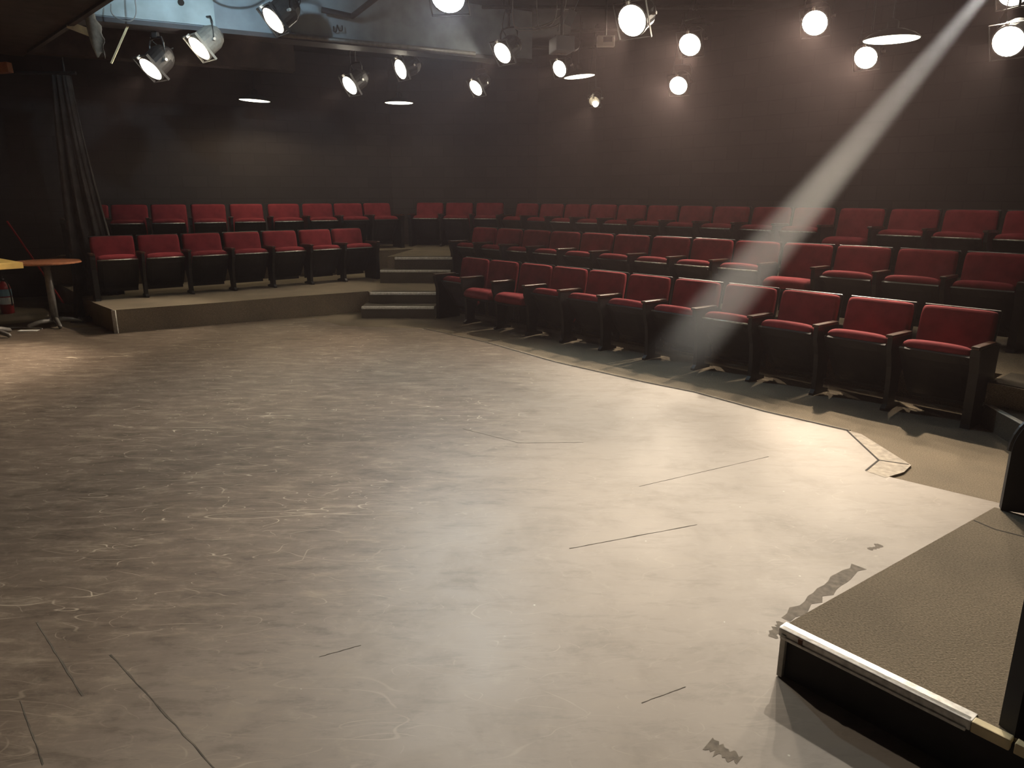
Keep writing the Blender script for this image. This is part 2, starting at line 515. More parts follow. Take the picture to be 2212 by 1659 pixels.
tag(link('ceiling', bm, M_CEIL), 'dark ceiling over stage and seats', 'ceiling', kind='structure')

# ------------------------------------------------------------------ seat positions (top front edge of each back, heading of row)
R1 = [(-0.536, 10.132, -46.7), (-0.138, 9.707, -47.0), (0.279, 9.258, -47.3), (0.675, 8.827, -47.5), (1.071, 8.392, -47.8), (1.476, 7.945, -48.1), (1.887, 7.485, -48.3), (2.292, 7.027, -48.6), (2.692, 6.572, -48.9), (3.099, 6.103, -49.1), (3.495, 5.643, -49.4)]
R2 = [(-0.469, 11.945, -47.2), (-0.062, 11.506, -47.1), (0.347, 11.067, -46.9), (0.743, 10.644, -46.8), (1.153, 10.209, -46.6), (1.566, 9.773, -46.5), (1.992, 9.325, -46.3), (2.403, 8.896, -46.2), (2.806, 8.476, -46.0), (3.221, 8.047, -45.9), (3.632, 7.624, -45.7), (4.059, 7.188, -45.6), (4.478, 6.76, -45.5)]
R3 = [(0.257, 13.738, -47.7), (0.686, 13.267, -47.7), (1.098, 12.815, -47.6), (1.498, 12.377, -47.6), (1.9, 11.935, -47.6), (2.306, 11.49, -47.6), (2.712, 11.045, -47.6), (3.111, 10.608, -47.6), (3.526, 10.154, -47.6), (3.93, 9.711, -47.6), (4.34, 9.263, -47.6), (4.754, 8.809, -47.6), (5.156, 8.369, -47.6), (5.563, 7.923, -47.6)]
L1 = [(-5.514, 10.162, 34.5), (-5.031, 10.503, 35.8), (-4.56, 10.851, 37.1), (-4.094, 11.212, 38.4), (-3.637, 11.583, 39.8), (-3.181, 11.972, 41.1), (-2.747, 12.359, 42.4)]
L2 = [(-6.846, 12.065, 16.8), (-6.295, 12.244, 19.1), (-5.739, 12.449, 21.5), (-5.17, 12.686, 23.8), (-4.61, 12.946, 26.1), (-4.049, 13.237, 28.5), (-3.525, 13.537, 30.8), (-3.033, 13.845, 33.2), (-2.555, 14.17, 35.5)]
C3 = [(-1.633, 14.771, -7.9), (-1.041, 14.689, -7.8), (-0.437, 14.606, -7.8)]
T1L, T1R, T2 = 0.30, 0.335, 0.69
OFF = 0.44

def off(P, k, dy):
    """point dy behind the seat front line of seat k (dy along local +y)"""
    x, y, h = P[k]; h = radians(h)
    bx, by = -sin(h), cos(h)
    return (x + bx * (dy - OFF), y + by * (dy - OFF))
def along(p, h, s):
    return (p[0] + cos(radians(h)) * s, p[1] + sin(radians(h)) * s)

# tiers: carpeted platforms
tier1l = [(-4.928, 8.895), (-3.841, 9.562), (-3.026, 10.141), (-2.125, 10.687), (-2.08, 10.55), (-1.10, 10.55)]
rr = [along(off(R1, 0, 0.58), -46.7, -0.35)] + [off(R1, k, 0.58) for k in range(0, 11)]
rr = [(-1.02, 10.70)] + rr[1:]
endp = off(R1, 10, 0.58)
tail = [along(off(R1, 10, 0.58), -49.4, 0.34), (3.55, 5.23), (3.67, 5.02), (4.6, 3.95), (8.9, 5.3), (0.5, 14.7), (-2.4, 14.95), (-7.62, 12.36), (-7.45, 11.85), (-5.482, 9.479)]
bm = new(); prism(bm, tier1l + rr + tail, 0.0, T1L + 0.0)
for v in bm.verts: pass
tag(link('seating_tier', bm, M_CARPET), 'low carpeted tier under the second level of seats', 'platform', kind='structure')
# the right hand block's share of the first tier is a little higher
bm = new(); prism(bm, [along(off(R2, 0, -0.25), -47, -0.36)] + rr[1:] + tail[:5] + [off(R3, 13, 0.9), off(R3, 0, 0.9), along(off(R3, 0, 0.1), -47, -0.45)], T1L, T1R)
tag(link('seating_tier', bm, M_CARPET), 'carpeted tier under the middle row of the long block', 'platform', kind='structure')
t2 = [(-7.36, 11.60)] + [off(L2, k, -0.30) for k in range(9)] + [along(off(L2, 8, -0.30), 35, 0.35), (-2.05, 12.06), (-0.95, 12.06)] + \
     [along(off(R3, 0, -0.36), -47, -0.34)] + [off(R3, k, -0.36) for k in range(14)] + [along(off(R3, 13, -0.36), -47, 1.6), (8.9, 5.6), (0.5, 14.75), (-2.4, 14.98), (-7.62, 12.40)]
bm = new(); prism(bm, t2, T1L - 0.02, T2)
tag(link('seating_tier', bm, M_CARPET), 'carpeted top tier under the rearmost seats', 'platform', kind='structure')
# white edge strip on the left corner of the low tier
bm = new(); box(bm, (-4.925, 8.888, 0.155), (0.05, 0.02, 0.29), bev=0.004)
tag(link('trim_1', bm, M_STRIP), 'pale strip on the tier corner', 'trim', kind='structure')

def stair(name, label, steps):
    """steps: list of (x0, x1, y0, y1, z0, z1); each step is carpet with a metal nosing on its front edge"""
    root = empty(name, (0, 0, 0)); tag(root, label, 'steps', kind='structure')
    for x0, x1, y0, y1, z0, z1 in steps:
        bm = new(); prism(bm, [(x0, y0), (x1, y0), (x1, y1), (x0, y1)], z0, z1 - 0.004)
        s = link('step', bm, M_CARPETD, root)
        bm = new(); box(bm, ((x0 + x1) / 2, y0 + 0.012, z1 - 0.016), (x1 - x0 - 0.01, 0.05, 0.036), bev=0.008)
        link('nosing', bm, M_NOSE, s)
    return root
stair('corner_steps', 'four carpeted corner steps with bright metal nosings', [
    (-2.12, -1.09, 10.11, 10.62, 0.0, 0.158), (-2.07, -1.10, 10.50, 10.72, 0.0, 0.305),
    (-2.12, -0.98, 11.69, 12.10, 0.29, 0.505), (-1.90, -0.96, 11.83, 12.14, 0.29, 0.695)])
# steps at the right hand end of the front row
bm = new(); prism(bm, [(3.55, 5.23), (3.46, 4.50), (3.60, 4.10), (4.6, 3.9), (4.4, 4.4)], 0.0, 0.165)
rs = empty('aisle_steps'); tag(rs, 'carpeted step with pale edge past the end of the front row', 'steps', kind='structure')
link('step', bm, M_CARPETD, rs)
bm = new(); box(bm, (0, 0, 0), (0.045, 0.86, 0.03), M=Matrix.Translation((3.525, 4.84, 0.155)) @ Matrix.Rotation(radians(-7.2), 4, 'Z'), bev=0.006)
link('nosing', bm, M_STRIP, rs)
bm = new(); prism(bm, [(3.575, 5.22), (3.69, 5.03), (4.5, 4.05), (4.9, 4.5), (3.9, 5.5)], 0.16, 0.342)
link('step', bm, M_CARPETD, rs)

# ------------------------------------------------------------------ theatre seats
def back_parts(root):
    # local frame: x along the row, +y away from the stage, front feet at y = 0
    bm = new(); pillow(bm, 0.548, 0.50, 0.075, 0.010, rc=0.05, e=0.16)
    ang = radians(-11)
    M = Matrix.Translation((0, 0.450, 0.580)) @ Matrix.Rotation(ang, 4, 'X')
    for v in bm.verts: v.co = M @ v.co
    b = link('backrest', bm, M_RED, root, smooth=True)
    bm = new(); box(bm, (0, 0.045, 0.0), (0.552, 0.03, 0.512), M=M, bev=0.012)
    box(bm, (0, 0.43, 0.22), (0.50, 0.02, 0.30), bev=0.006)  # lower board added to block light and darken the space under the seat
    link('back_shell', bm, M_SHELL, b)
    # the rolled rim along the top of the shell
    bm = new(); tube(bm, [M @ Vector(p) for p in ((-0.27, 0.036, 0.252), (0.27, 0.036, 0.252))], 0.010, 8)
    link('top_rim', bm, M_SHELL, b)
    return b

def seat_parts(root, up=True, front=0.07):
    if up:
        a = radians(56)
        F = Vector((0, 0.055, 0.525))      # front lower edge of the tipped seat
        d = Vector((0, cos(a), -sin(a)))   # from the front edge down to the hinge edge
        n = Vector((0, sin(a), cos(a)))    # towards the back: the cushion side
    else:
        a = radians(4)
        F = Vector((0, -0.03, 0.355)); d = Vector((0, cos(a), -sin(a))); n = Vector((0, sin(a), cos(a)))
    X = Vector((1, 0, 0))
    def fr(x, s, t): return F + X * x + d * s + n * t
    w, L, T = 0.50, 0.485, 0.14
    # pan: a shallow dished tray
    bm = new()
    rows = 7; cols = 8; g = []
    for j in range(rows + 1):
        s = L * j / rows
        g.append([bm.verts.new(fr(w * (i / cols - 0.5) * (1 - 0.05 * (j / rows) ** 3), s, -0.022 * (1 - (2 * i / cols - 1) ** 4) * (1 - (2 * j / rows - 1) ** 4))) for i in range(cols + 1)])
    h = [[bm.verts.new(fr(w * (i / cols - 0.5) * (1 - 0.05 * (j / rows) ** 3), L * j / rows, 0.02)) for i in range(cols + 1)] for j in range(rows + 1)]
    for j in range(rows):
        for i in range(cols):
            bm.faces.new((g[j][i], g[j][i + 1], g[j + 1][i + 1], g[j + 1][i])); bm.faces.new((h[j][i], h[j + 1][i], h[j + 1][i + 1], h[j][i + 1]))
    for i in range(cols):
        bm.faces.new((g[0][i], h[0][i], h[0][i + 1], g[0][i + 1])); bm.faces.new((g[rows][i], g[rows][i + 1], h[rows][i + 1], h[rows][i]))
    for j in range(rows):
        bm.faces.new((g[j][0], g[j + 1][0], h[j + 1][0], h[j][0])); bm.faces.new((g[j][cols], h[j][cols], h[j + 1][cols], g[j + 1][cols]))
    pan = link('seat_pan', bm, M_PAN, root, smooth=False)
    # cushion
    bm = new(); nx, ns = 14, 10
    R = []
    prof = []
    for k in range(13):          # rounded cross-section from pan edge over the front and along the top
        t = k / 12
        prof.append(t)
    # side profile in (s, t): front bulge then top
    P = [(0.004, 0.018), (-0.022, 0.035), (-0.034, 0.065), (-0.026, 0.098), (0.0, 0.124), (0.04, T), (0.12, T + 0.008), (0.24, T), (0.36, T - 0.02), (0.415, T - 0.05), (0.42, 0.018)]
    for i in range(nx + 1):
        u = 2 * i / nx - 1; u = math.copysign(1 - (1 - abs(u)) ** 1.8, u)
        k = max(0.0, 1 - abs(u) ** 6) ** 0.35
        col = []
        for s, t in P:
            ss = s + (1 - k) * 0.035 if s < 0.1 else s - (1 - k) * 0.03
            rr_ = 0.02 if not up else 0.012
            ss += rr_ * u * u * (1 if s < 0.1 else 0)
            tt = 0.018 + (t - 0.018) * (0.55 + 0.45 * k)
            col.append(bm.verts.new(fr(u * (w / 2 - 0.004), ss, tt)))
        R.append(col)
    m = len(P)
    for i in range(nx):
        for j in range(m):
            bm.faces.new((R[i][j], R[i][(j + 1) % m], R[i + 1][(j + 1) % m], R[i + 1][j]))
    bm.faces.new(R[0]); bm.faces.new(list(reversed(R[-1])))
    st = link('seat', bm, M_RED, root, smooth=True)
    return st, pan, fr

def trim_part(pan, fr):
    bm = new(); tube(bm, [fr(-0.242, -0.004, 0.006), fr(0.242, -0.004, 0.006)], 0.008, 8)
    link('front_rim', bm, M_TRIM, pan, smooth=True)

STD = [(0.03, 0.0), (0.30, 0.0), (0.30, 0.025), (0.20, 0.05), (0.21, 0.20), (0.32, 0.40), (0.37, 0.50), (0.375, 0.60), (0.0, 0.60), (0.0, 0.50), (0.05, 0.36), (0.065, 0.22), (0.065, 0.05), (0.03, 0.02)]
ENDP = [(0.02, 0.0), (0.40, 0.0), (0.42, 0.60), (-0.01, 0.60), (-0.005, 0.55), (0.03, 0.42), (0.03, 0.03)]
def standard(root, x, end=False):
    bm = new()
    t = 0.019 if not end else 0.032
    prism_yz(bm, ENDP if end else STD, x - t, x + t)
    f = link('side_frame', bm, M_IRON, root)
    bm = new(); box(bm, (x, 0.165, 0.614), (0.058, 0.37, 0.026), bev=0.009, seg=3)
    # slope the pad slightly
    for v in bm.verts: v.co.z -= (v.co.y - 0.0) * 0.02
    a = link('armrest', bm, M_ARM, f, smooth=False)
    bm = new(); lathe(bm, [(0.0, 0.0), (0.012, 0.0), (0.012, 0.006), (0.004, 0.012)], 10, Matrix.Translation((x, 0.045, 0.012)), caps=(False, True))
    link('floor_bolt', bm, M_TRIM, f)
    return f

PROTO = {}
def proto(kind):
    """kind: (seat_up, bright_rim, end_left, end_right)"""
    if kind in PROTO: return copy_tree(PROTO[kind])
    up, rim, el, er = kind
    root = empty('theatre_seat')
    back_parts(root)
    st, pan, fr = seat_parts(root, up)
    if rim: trim_part(pan, fr)
    standard(root, -0.30, el)
    if er: standard(root, 0.30, True)
    PROTO[kind] = root
    return root

ORD = ['first', 'second', 'third', 'fourth', 'fifth', 'sixth', 'seventh', 'eighth', 'ninth', 'tenth', 'eleventh', 'twelfth', 'thirteenth', 'fourteenth']
def row(P, z, group, where, down=(), rims=(), special={}):
    n = len(P)
    for k, (x, y, h) in enumerate(P):
        r = proto((k not in down, k in rims, k == 0, k == n - 1))
        hh = radians(h)
        r.location = (x + sin(hh) * OFF, y - cos(hh) * OFF, z)
        r.rotation_euler = (0, 0, hh)
        lab = special.get(k) or ('red theatre seat, %s %s' % (ORD[k], where))
        tag(r, lab, 'theatre seat', group)
row(R1, 0.0, 'seats in the front row of the long block', 'from the corner steps in the front row', down=(1, 2), rims=(7,), special={
    0: 'red tip-up theatre seat at the end of the front row, beside the lower corner steps',
    1: 'front row theatre seat with red cushion folded down, next to the end seat',
    2: 'front row theatre seat with red cushion folded down, third from the corner steps',
    10: 'red tip-up theatre seat closest to camera, ending the front row by the aisle steps'})
row(R2, T1R, 'seats in the middle row of the long block', 'from the corner steps in the middle row', down=(9,), rims=(2, 3, 6, 7, 8), special={
    0: 'red tip-up theatre seat ending the middle row, beside the upper corner steps',
    9: 'middle row theatre seat with cushion down and whole red back showing, tenth from the steps'})
row(R3, T2, 'seats in the back row of the long block', 'from the corner in the back row under the wall', down=(10,), rims=(2, 3, 4, 7, 8, 9, 11, 12, 13), special={
    0: 'red theatre seat in deep shade starting the long back row by the corner',
    10: 'back row theatre seat with cushion down and tall red back, eleventh from the corner'})
row(L1, T1L, 'seats in the lower row left of the steps', 'from the drape in the lower row left of the steps', rims=range(0, 6), special={
    0: 'red tip-up theatre seat beside the drape, starting the lower row behind the tables',
    6: 'red theatre seat ending the lower row beside the corner steps, no bright rim'})
row(L2, T2, 'seats in the upper row under the left wall', 'from the drape in the upper row under the wall glow', down=(), rims=range(0, 7), special={
    0: 'red theatre seat partly behind the drape, starting the upper row',
    7: 'red theatre seat without bright rim, second from the corner end of the upper left row',
    8: 'red theatre seat ending the upper left row at the dark corner'})
row(C3, T2, 'three seats across the back corner', 'of the three seats across the back corner', rims=(0, 1, 2))

# ------------------------------------------------------------------ carpeted platform in the corner of the picture
pl = empty('carpeted_platform', (0.97, 2.28, 0.0))
tag(pl, 'carpeted low platform with metal edged front, nearest the camera', 'platform')
A = Vector((0, 0)); u_ = Vector((0.812, 0.584)); v_ = Vector((0.634, -0.773))
def PP(a, b): q = A + u_ * a + v_ * b; return (q.x, q.y)
bm = new(); prism(bm, [PP(0, 0), PP(1.74, 0), PP(1.74, 1.6), PP(0, 1.6)], 0.012, 0.188)
link('black_front', bm, M_BLACK, pl)
bm = new(); prism(bm, [PP(0.012, -0.006), PP(1.746, -0.006), PP(1.746, 1.6), PP(0.012, 1.6)], 0.188, 0.2)
top = link('carpet_top', bm, M_CARPET, pl)
Mv = Matrix.Rotation(atan2(v_.y, v_.x), 4, 'Z')
bm = new()
box(bm, (0.30, -0.002, 0.187), (0.62, 0.028, 0.034), M=Mv, bev=0.006)
box(bm, (0.30, 0.012, 0.2015), (0.62, 0.045, 0.005), M=Mv, bev=0.001)
box(bm, (0.30, -0.017, 0.172), (0.60, 0.010, 0.012), M=Mv, bev=0.003)
nose = link('metal_nosing', bm, M_NOSE, pl)
bm = new(); box(bm, (0.66, 0.0, 0.187), (0.10, 0.032, 0.036), M=Mv, bev=0.004)
box(bm, (1.1, 0.0, 0.187), (0.76, 0.032, 0.036), M=Mv, bev=0.004)
link('wooden_nosing', bm, M_WOOD, pl)
bm = new(); box(bm, (0.075, -0.0175, 0.183), (0.014, 0.006, 0.03), M=Mv)
link('rust_spot', bm, M_RUST, nose)
bm = new(); box(bm, (0.012, -0.012, 0.10), (0.020, 0.018, 0.17), M=Mv, bev=0.003)
link('corner_strip', bm, M_STRIP, pl)
bm = new()
pts = [Vector((*PP(1.50, 0.0), 0.2008)), Vector((*PP(1.47, 0.10), 0.2008)), Vector((*PP(1.49, 0.22), 0.2008)), Vector((*PP(1.46, 0.40), 0.2008)), Vector((*PP(1.47, 0.7), 0.2008))]
for k in range(4):
    a, b = pts[k], pts[k + 1]; n = Vector((u_.x, u_.y, 0)) * 0.004
    bm.faces.new([bm.verts.new(p) for p in (a - n, a + n, b + n, b - n)])
link('carpet_seam', bm, M_SEAM, top)

def end_panel(loc, rz, label, depth=0.62, ht=0.56):
    r = empty('seat_end_panel', loc, rz); tag(r, label, 'end panel', 'black end panels on the carpeted platform')
    pts = [(0, 0), (depth, 0), (depth, ht)]
    for k in range(11):
        t = radians(90 + 9 * k)
        pts.append((0.26 + 0.26 * cos(t), ht - 0.26 + 0.26 * sin(t)))
    bm = new(); prism_yz(bm, pts, -0.025, 0.025)
    link('panel', bm, M_BLACK, r)
    bm = new()
    edge = [Vector((0.0, p[0], p[1])) for p in reversed(pts[3:])] + [Vector((0, depth, ht))]
    tube(bm, edge, 0.016, 8)
    link('edge_bead', bm, M_BLACKM, r)
    return r
end_panel((2.40, 3.29, 0.2015), radians(-115), 'black rounded end panel at the far end of the carpeted platform')
end_panel((1.425, 1.765, 0.2015), radians(-75), 'black end panel on the front corner of the carpeted platform, cut by the frame', depth=0.5, ht=1.0)

# ------------------------------------------------------------------ tables, drape and things by the left wall
def pedestal_table(loc, label, topfn, mat, ht=0.84, base=0.30, arms=4, rz=0.0):
    r = empty('pedestal_table', loc, rz); tag(r, label, 'table')
    bm = new(); topfn(bm); link('table_top', bm, mat, r)
    bm = new(); tube(bm, [(0, 0, 0.06), (0, 0, ht - 0.03)], 0.045, 14)
    link('column', bm, M_GREYLEG, r, smooth=True)
    bm = new(); lathe(bm, [(0.15, 0.0), (0.15, 0.015), (0.05, 0.03)], 14, Matrix.Translation((0, 0, ht - 0.045)), caps=(True, True)); link('top_plate', bm, M_GREYLEG, r)
    for k in range(arms):
        a = 2 * pi * k / arms + 0.5
        bm = new(); tube(bm, [(0.03 * cos(a), 0.03 * sin(a), 0.085), (base * 0.6 * cos(a), base * 0.6 * sin(a), 0.065), (base * cos(a), base * sin(a), 0.03), (base * 1.04 * cos(a), base * 1.04 * sin(a), 0.014)], [0.036, 0.03, 0.026, 0.02], 8)
        link('base_arm', bm, M_GREYLEG, r, smooth=True)
    return r
def round_top(bm): lathe(bm, [(0.38, 0.81), (0.405, 0.818), (0.405, 0.832), (0.395, 0.84)], 36)
def square_top(bm): box(bm, (0, 0, 0.86), (0.86, 0.74, 0.07), bev=0.004)
pedestal_table((-6.0, 9.42, 0.012), 'grey pedestal table with reddish wooden top beside the drape', round_top, M_TABLEW, rz=0.2)
pedestal_table((-6.36, 8.66, 0.012), 'pale yellow topped table at the left frame edge', square_top, M_TABLEY, ht=0.86, rz=radians(139.6))

def drape():
    bm = new(); n, m = 46, 26
    top = [(-6.08, 10.25, 3.2), (-5.84, 10.3, 3.2)]
    G = []
    for j in range(m + 1):
        t = j / m
        z = 3.2 - 3.17 * t
        x0 = -6.08 - 0.10 * t - 0.05 * sin(3 * t); x1 = -5.84 + 0.02 * t + 0.34 * t ** 1.6
        rowv = []
        for i in range(n + 1):
            s = i / n
            x = x0 + (x1 - x0) * s
            y = 10.27 - 0.10 * t + 0.055 * sin(s * 21 + 1.3 * t) * (0.6 + 0.5 * t) + 0.03 * sin(s * 47 + 2 * t) + 0.25 * s * t
            if t > 0.85:
                y -= (t - 0.85) * 0.9 * (0.6 + 0.4 * sin(s * 9)); z2 = z
            rowv.append(bm.verts.new((x, y, z + (0.02 * sin(s * 17) if t > 0.9 else 0))))
        G.append(rowv)
    for j in range(m):
        for i in range(n):
            bm.faces.new((G[j][i], G[j][i + 1], G[j + 1][i + 1], G[j + 1][i]))
    o = link('drape', bm, M_DRAPE, smooth=True)
    sd = o.modifiers.new('thick', 'SOLIDIFY'); sd.thickness = 0.008
    return tag(o, 'tall dusty black masking drape gathered beside the left rows', 'curtain')
drape()
# rail the drape hangs from
bm = new(); tube(bm, [(-7.9, 10.28, 3.23), (-5.75, 10.28, 3.23)], 0.022, 10)
for x in (-7.6, -5.9): tube(bm, [(x, 10.28, 3.23), (x, 10.28, 4.2)], 0.012, 8)
tag(link('curtain_rail', bm, M_BLACKM), 'black rail on hangers carrying the drape', 'rail')
# heap of black cloth at the drape's foot
bm = new(); n, m = 18, 12; G = []
for j in range(m + 1):
    G.append([])
    for i in range(n + 1):
        s, t = i / n, j / m
        ed = (1 - (2 * s - 1) ** 4) * (1 - (2 * t - 1) ** 4)
        G[-1].append(bm.verts.new((-5.95 + 0.62 * s, 9.62 + 0.38 * t + 0.25 * s, 0.013 + ed * (0.07 + 0.05 * sin(s * 13 + t * 5) + 0.04 * sin(t * 17 - s * 4)))))
for j in range(m):
    for i in range(n): bm.faces.new((G[j][i], G[j][i + 1], G[j + 1][i + 1], G[j + 1][i]))
o = link('cloth_heap', bm, M_DRAPE, smooth=True)
tag(o, 'crumpled black cloth heaped at the foot of the drape', 'cloth')

ex = empty('fire_extinguisher', (-7.36, 10.5, 0.0)); tag(ex, 'red fire extinguisher with pale label by the black wall', 'fire extinguisher')
bm = new(); lathe(bm, [(0.075, 0.0), (0.085, 0.01), (0.085, 0.36), (0.07, 0.42), (0.03, 0.45), (0.03, 0.47)], 20); link('cylinder', bm, M_REDP, ex, smooth=True)
bm = new(); lathe(bm, [(0.0865, 0.14), (0.0865, 0.24)], 20, caps=(False, False)); link('white_label', bm, M_WHITE, ex)
bm = new(); lathe(bm, [(0.0865, 0.255), (0.0865, 0.35), (0.072, 0.41)], 20, caps=(False, False)); link('blue_label', bm, M_BLUEW, ex)
bm = new(); box(bm, (0, 0, 0.49), (0.03, 0.04, 0.04), bev=0.005); box(bm, (0.05, 0, 0.52), (0.12, 0.02, 0.012), M=Matrix.Rotation(-0.2, 4, 'Y')); link('valve_handle', bm, M_BLACKM, ex)
bm = new(); tube(bm, smooth_curve([(0.02, -0.02, 0.48), (0.09, -0.05, 0.46), (0.11, -0.04, 0.30), (0.095, -0.02, 0.12)]), 0.010, 8); link('hose', bm, M_CABLEB, ex)
mop = empty('broom', (-6.85, 10.55, 0.0)); tag(mop, 'red handled broom leaning in the dark behind the tables', 'broom')
bm = new(); tube(bm, [(0.30, 0, 0.12), (-0.52, 0.28, 1.30)], 0.014, 8); link('handle', bm, M_REDP, mop)
bm = new(); box(bm, (0.33, 0, 0.07), (0.32, 0.05, 0.14), bev=0.012); link('brush_head', bm, M_GREYLEG, mop)
bm = new(); box(bm, (0, 0, 0), (0.22, 0.10, 0.004), M=Matrix.Translation((-6.12, 9.04, 0.017)) @ Matrix.Rotation(0.2, 4, 'Z') @ Matrix.Rotation(0.03, 4, 'Y'))
tag(link('paper_scrap', bm, M_PAPER), 'white paper scrap on the floor by the yellow table', 'paper')
bm = new(); tube(bm, smooth_curve([(-6.62, 9.10, 0.02), (-6.4, 9.24, 0.022), (-6.15, 9.19, 0.02), (-6.02, 9.16, 0.018)]), 0.008, 6)
tag(link('floor_cable', bm, M_CABLE), 'short pale cable curling on the floor under the yellow table', 'cable')

# ------------------------------------------------------------------ overhead structure
def beam_box(name, label, a, b, w, z0, z1, mat, kind='structure', cat='beam', side=1):
    a, b = Vector((*a, 0)), Vector((*b, 0)); d = (b - a); n = Vector((-d.y, d.x, 0)).normalized() * w * side
    bm = new(); prism(bm, [(0, 0), (d.length, 0), (d.length, w * side), (0, w * side)], z0, z1)
    o = link(name, bm, mat, loc=(a.x, a.y, 0), rot=(0, 0, atan2(d.y, d.x)))
    return tag(o, label, cat, kind=kind)
bdir = Vector((0.877, 0.480))
g0 = Vector((-6.9, 7.41)); g1 = Vector((0.29, 11.345))
gb = beam_box('ceiling_beam', 'grey painted beam across the ceiling', g0, g1, 0.24, 3.57, 4.2, M_BEAM)
# lower flange and pipe
d = (g1 - g0).normalized(); n = Vector((-d.y, d.x))
def alongb(t, s): q = g0 + d * t + n * s; return (q.x, q.y)
def lb(t, s): return (t, s)
bm = new(); prism(bm, [lb(0, -0.03), lb(8.19, -0.03), lb(8.19, 0.30), lb(0, 0.30)], 3.52, 3.57)
link('lower_flange', bm, M_BEAMD, gb)
bm = new(); prism(bm, [lb(1.6, -0.022), lb(3.9, -0.022), lb(3.9, 0.0), lb(1.6, 0.0)], 3.585, 4.2)
link('cover_panel', bm, plain('pale_blue_panel', (0.42, 0.50, 0.52), 0.65, noise=0.18, scale=4), gb)
bm = new(); lathe(bm, [(0.0, 0.0), (0.035, 0.0), (0.035, 0.012)], 16, Matrix.Translation((3.55, -0.028, 3.80)) @ Matrix.Rotation(pi / 2, 4, 'X'), caps=(False, True))
link('cable_hole', bm, M_SEAM, gb)
bm = new(); tube(bm, [(*alongb(4.6, -0.06), 3.56), (*alongb(7.25, -0.06), 3.56)], 0.028, 10)
p = link('beam_pipe', bm, M_GREYLEG, smooth=True); tag(p, 'thin grey pipe along the lower edge of the grey beam', 'pipe')
beam_box('ceiling_beam', 'dark brown header behind the grey beam', (-6.6, 9.6), (-3.15, 11.35), 0.25, 3.42, 4.2, M_BROWN)
# brown bulkhead upper left
beam_box('bulkhead', 'dark brown boarded bulkhead over the left of the stage', (-2.6, 6.1), (-6.3, 10.1), 2.2, 3.4, 4.2, M_BROWN, side=1)
bm = new(); box(bm, (0, 0, 0), (0.05, 4.4, 0.12), M=Matrix.Translation((-4.48, 8.1, 3.43)) @ Matrix.Rotation(radians(42.8), 4, 'Z'))
tag(link('trim_2', bm, M_BROWN), 'board along the bulkhead edge', 'trim', kind='structure')
for k, (a, b, z, w) in enumerate((((-5.4, 6.9), (-6.3, 7.9), 3.36, 0.05), ((-4.7, 6.4), (-6.6, 8.5), 3.35, 0.10), ((-4.5, 5.6), (-6.4, 7.6), 3.37, 0.06))):
    a_, b_ = Vector((*a, z)), Vector((*b, z))
    bm = new(); box(bm, (0, 0, 0), ((b_ - a_).length, w, 0.06), M=Matrix.Translation((a_ + b_) / 2) @ Matrix.Rotation(atan2((b_ - a_).y, (b_ - a_).x), 4, 'Z'))
    tag(link('trim_%d' % (3 + k), bm, M_BEAMD), 'dark batten under the bulkhead', 'trim', kind='structure')

def torn_cloth():
    bm = new(); n, m = 8, 14; G = []
    for j in range(m + 1):
        t = j / m; z = 3.46 - 0.43 * t; G.append([])
        for i in range(n + 1):
            s = i / n
            wd = 0.07 + 0.07 * sin(pi * min(1, t * 1.05)) ** 0.7
            x = -4.20 + 0.10 * t + (s - 0.5) * wd + 0.012 * sin(t * 21) * (s > 0.7)
            y = 7.86 + 0.03 * sin(s * 6 + t * 4) - 0.03 * t
            G[-1].append(bm.verts.new((x, y, z - (0.03 * sin(s * 9) if j == m else 0))))
    for j in range(m):
        for i in range(n): bm.faces.new((G[j][i], G[j][i + 1], G[j + 1][i + 1], G[j + 1][i]))
    o = link('torn_cloth', bm, M_GREYCLOTH, smooth=True)
    sd = o.modifiers.new('thick', 'SOLIDIFY'); sd.thickness = 0.006
    tag(o, 'torn grey cloth strip hanging from the bulkhead edge', 'cloth')
torn_cloth()
def bar(name, label, cat, a, b, w, t, mat, roll=0.0):
    a, b = Vector(a), Vector(b); d = b - a
    q = d.to_track_quat('X', 'Z').to_matrix().to_4x4()
    bm = new(); box(bm, (0, 0, 0), (d.length, w, t), M=Matrix.Translation((a + b) / 2) @ q @ Matrix.Rotation(roll, 4, 'X'), bev=0.002)
    return tag(link(name, bm, mat), label, cat)
bar('pine_board', 'short bare pine board lit bright under the bulkhead', 'board', (-4.60, 8.22, 3.39), (-4.33, 8.20, 3.29), 0.05, 0.075, M_WOOD)
bar('wooden_lath', 'thin slanting wooden lath hanging below the grey beam', 'lath', (-4.337, 8.95, 3.535), (-4.56, 8.9, 3.126), 0.012, 0.022, M_WOOD)
bar('wooden_block', 'small orange brown wooden block on the bulkhead underside', 'block', (-6.62, 9.9, 3.22), (-6.36, 9.9, 3.24), 0.10, 0.12, M_TABLEW)
bm = new(); tube(bm, smooth_curve([(-4.30, 8.55, 3.66), (-4.28, 8.50, 3.56), (-4.20, 8.48, 3.50), (-4.08, 8.48, 3.48), (-4.02, 8.50, 3.56), (-4.02, 8.52, 3.75), (-4.03, 8.60, 4.0)]), 0.006, 6)
tag(link('cable_loop', bm, M_CABLE), 'thin cable loop dangling in front of the pale blue panel', 'cable')
bm = new(); tube(bm, smooth_curve([(-3.42, 8.95, 4.15), (-3.38, 8.9, 3.90), (-3.2, 8.88, 3.80), (-2.95, 8.88, 3.83), (-2.75, 8.9, 4.0), (-2.7, 8.95, 4.19)]), 0.010, 6)
tag(link('cable_loop', bm, M_CABLE), 'grey cable swag beside the first lantern on the grey beam', 'cable')
